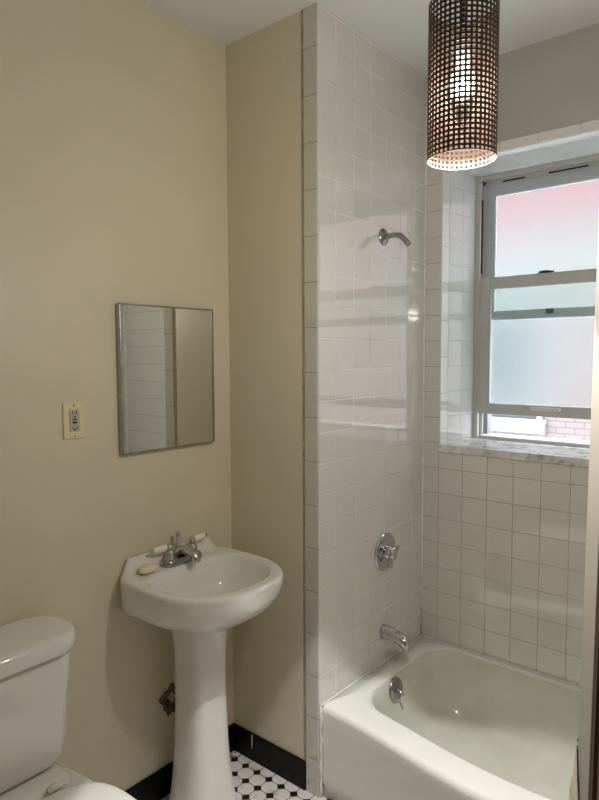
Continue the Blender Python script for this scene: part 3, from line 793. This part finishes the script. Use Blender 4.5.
# ------------------------------------------------------------------ pendant lamp
LX, LY, LZ0, LZ1, LR = -.4575, -1.1880, 2.018, 2.3327, .0712
lamp = empty('pendant_lamp', (LX, LY, LZ0)); tag(lamp, 'pendant lamp with perforated dark metal drum shade and lit bulb', 'lamp')
bm = bmesh.new(); NC, NR = 42, 31
ph = (LZ1 - LZ0) / NR
def cyl(a, z, r): return bm.verts.new((LX + r * math.cos(a), LY + r * math.sin(a), z))
va = []; hf = .56
for ri, r_ in enumerate((LR, LR - .0012)):
    mi = ri; ring = {}
    da = 2 * PI / NC
    angs = []; zs = []
    for c in range(NC): angs += [c * da - da * hf / 2, c * da + da * hf / 2]
    for q in range(NR): zs += [LZ0 + (q + .5) * ph - ph * hf / 2, LZ0 + (q + .5) * ph + ph * hf / 2]
    zs = [LZ0] + zs + [LZ1]
    V = [[cyl(a, z, r_) for a in angs] for z in zs]
    va.append(V)
    for i in range(len(zs) - 1):
        for j in range(len(angs)):
            hole = (i % 2 == 1) and (j % 2 == 0)
            if hole: continue
            j2 = (j + 1) % len(angs)
            q_ = (V[i][j], V[i][j2], V[i + 1][j2], V[i + 1][j])
            f = bm.faces.new(q_ if ri == 0 else q_[::-1]); f.material_index = mi
A_, B_ = va; nA = len(A_[0])
for i in range(len(A_) - 1):
    for j in range(nA):
        if (i % 2 == 1) and (j % 2 == 0):
            j2 = j + 1
            for p, q in (((i, j), (i, j2)), ((i, j2), (i + 1, j2)), ((i + 1, j2), (i + 1, j)), ((i + 1, j), (i, j))):
                f = bm.faces.new((A_[p[0]][p[1]], B_[p[0]][p[1]], B_[q[0]][q[1]], A_[q[0]][q[1]])); f.material_index = 0
for i in (0, -1):
    for j in range(nA):
        j2 = (j + 1) % nA
        f = bm.faces.new((A_[i][j], A_[i][j2], B_[i][j2], B_[i][j])); f.material_index = 1 if i == 0 else 0
sh = obj('lamp_shade', bm, None, lamp, recalc=False, mats=[M['shade_out'], M['shade_in']])
BZ = 2.172
bm = bmesh.new()
lathe(bm, (LX, LY, BZ - .031), (0, 0, 1), [(0, .001)] + [(.030 + .030 * math.sin(a), .030 * math.cos(a)) for a in [math.radians(d) for d in range(-80, 41, 12)]] + [(.060, .018), (.074, .0135)], 28)
bb_ = obj('bulb', bm, M['bulb'], lamp, smooth=True)
bm = bmesh.new(); lathe(bm, (LX, LY, BZ - .020), (0, 0, 1), [(.015 - .015 * math.cos(a), .015 * math.sin(a)) for a in [math.radians(d) for d in range(5, 176, 17)]], 16)
obj('filament', bm, M['filament'], bb_, smooth=True)
bm = bmesh.new(); lathe(bm, (LX, LY, BZ + .040), (0, 0, 1), [(0, .018), (.05, .018), (.056, .010), (.066, .004)], 22)
obj('socket', bm, M['socket'], lamp, smooth=True)
bm = bmesh.new()
for k in range(3):
    a = k * 2 * PI / 3 + .4
    tube(bm, [(LX, LY, BZ + .094), (LX + (LR - .001) * math.cos(a), LY + (LR - .001) * math.sin(a), BZ + .094)], .0018, 6)
obj('shade_spider', bm, M['steel'], lamp)
bm = bmesh.new(); tube(bm, [(LX, LY, BZ + .09), (LX, LY, 2.5), (LX, LY, H - .01)], .003, 10)
obj('cord', bm, M['darkhole'], lamp)
bm = bmesh.new(); lathe(bm, (LX, LY, H), (0, 0, -1), [(0, .06), (.012, .058), (.022, .03), (.024, .004)], 30)
obj('canopy', bm, M['steel'], lamp, smooth=True)

# ------------------------------------------------------------------ light
BULB = 260
HALL = 6
SKY = 10.5
POINT = 14
SPOT = 105
M['filament'].node_tree.nodes['Principled BSDF'].inputs['Emission Strength'].default_value = BULB
w = bpy.data.worlds.new('sky'); scn.world = w; w.use_nodes = True
bg = w.node_tree.nodes['Background']; bg.inputs['Color'].default_value = (.88, .94, 1.0, 1); bg.inputs['Strength'].default_value = SKY
hl = bpy.data.lights.new('hall_fill', 'AREA'); hl.shape = 'DISK'; hl.size = .35; hl.energy = HALL; hl.color = (1, .90, .76)  # unseen fill light added in the hall to brighten the room, no fixture
ho = bpy.data.objects.new('hall_fill', hl); COL.objects.link(ho); ho.location = (-1.4, -2.5, 2.59)

# lights added for the lamp: unseen point below the shade, cone through its foot
pl = bpy.data.lights.new('pendant_fill', 'POINT'); pl.energy = POINT; pl.shadow_soft_size = .035; pl.color = (1, .94, .86)
po = bpy.data.objects.new('pendant_fill', pl); COL.objects.link(po); po.location = (LX, LY, LZ0 - .15)
sl = bpy.data.lights.new('pendant_cone', 'SPOT'); sl.energy = SPOT; sl.spot_size = math.radians(62); sl.spot_blend = .12; sl.shadow_soft_size = .015; sl.color = (1, .98, .95)
so = bpy.data.objects.new('pendant_cone', sl); COL.objects.link(so); so.location = (LX, LY, LZ0 + .115)

# ------------------------------------------------------------------ camera
Cc = Vector((-1.70767394, -1.78795163, 1.61059325))
Fv = Vector((0.76474134, 0.64036546, -0.07143361)); Rv = Vector((0.64175592, -0.76689615, -0.00443098)); Uv = Vector((0.05761961, 0.04245439, 0.99743551))
cam = bpy.data.cameras.new('camera'); co = bpy.data.objects.new('camera', cam); COL.objects.link(co)
mt = Matrix.Identity(4)
for i in range(3): mt[i][0] = Rv[i]; mt[i][1] = Uv[i]; mt[i][2] = -Fv[i]; mt[i][3] = Cc[i]
co.matrix_world = mt
cam.sensor_fit = 'HORIZONTAL'; cam.sensor_width = 36; cam.lens = 624.1 / 599 * 36
cam.clip_start = .01; cam.clip_end = 60
scn.camera = co

scn.view_settings.view_transform = 'Standard'; scn.view_settings.look = 'None'
scn.view_settings.gamma = 1; scn.view_settings.use_curve_mapping = False
scn.view_settings.exposure = 0.0
scn.cycles.max_bounces = 14; scn.cycles.diffuse_bounces = 8; scn.cycles.transmission_bounces = 12
scn.cycles.use_denoising = True
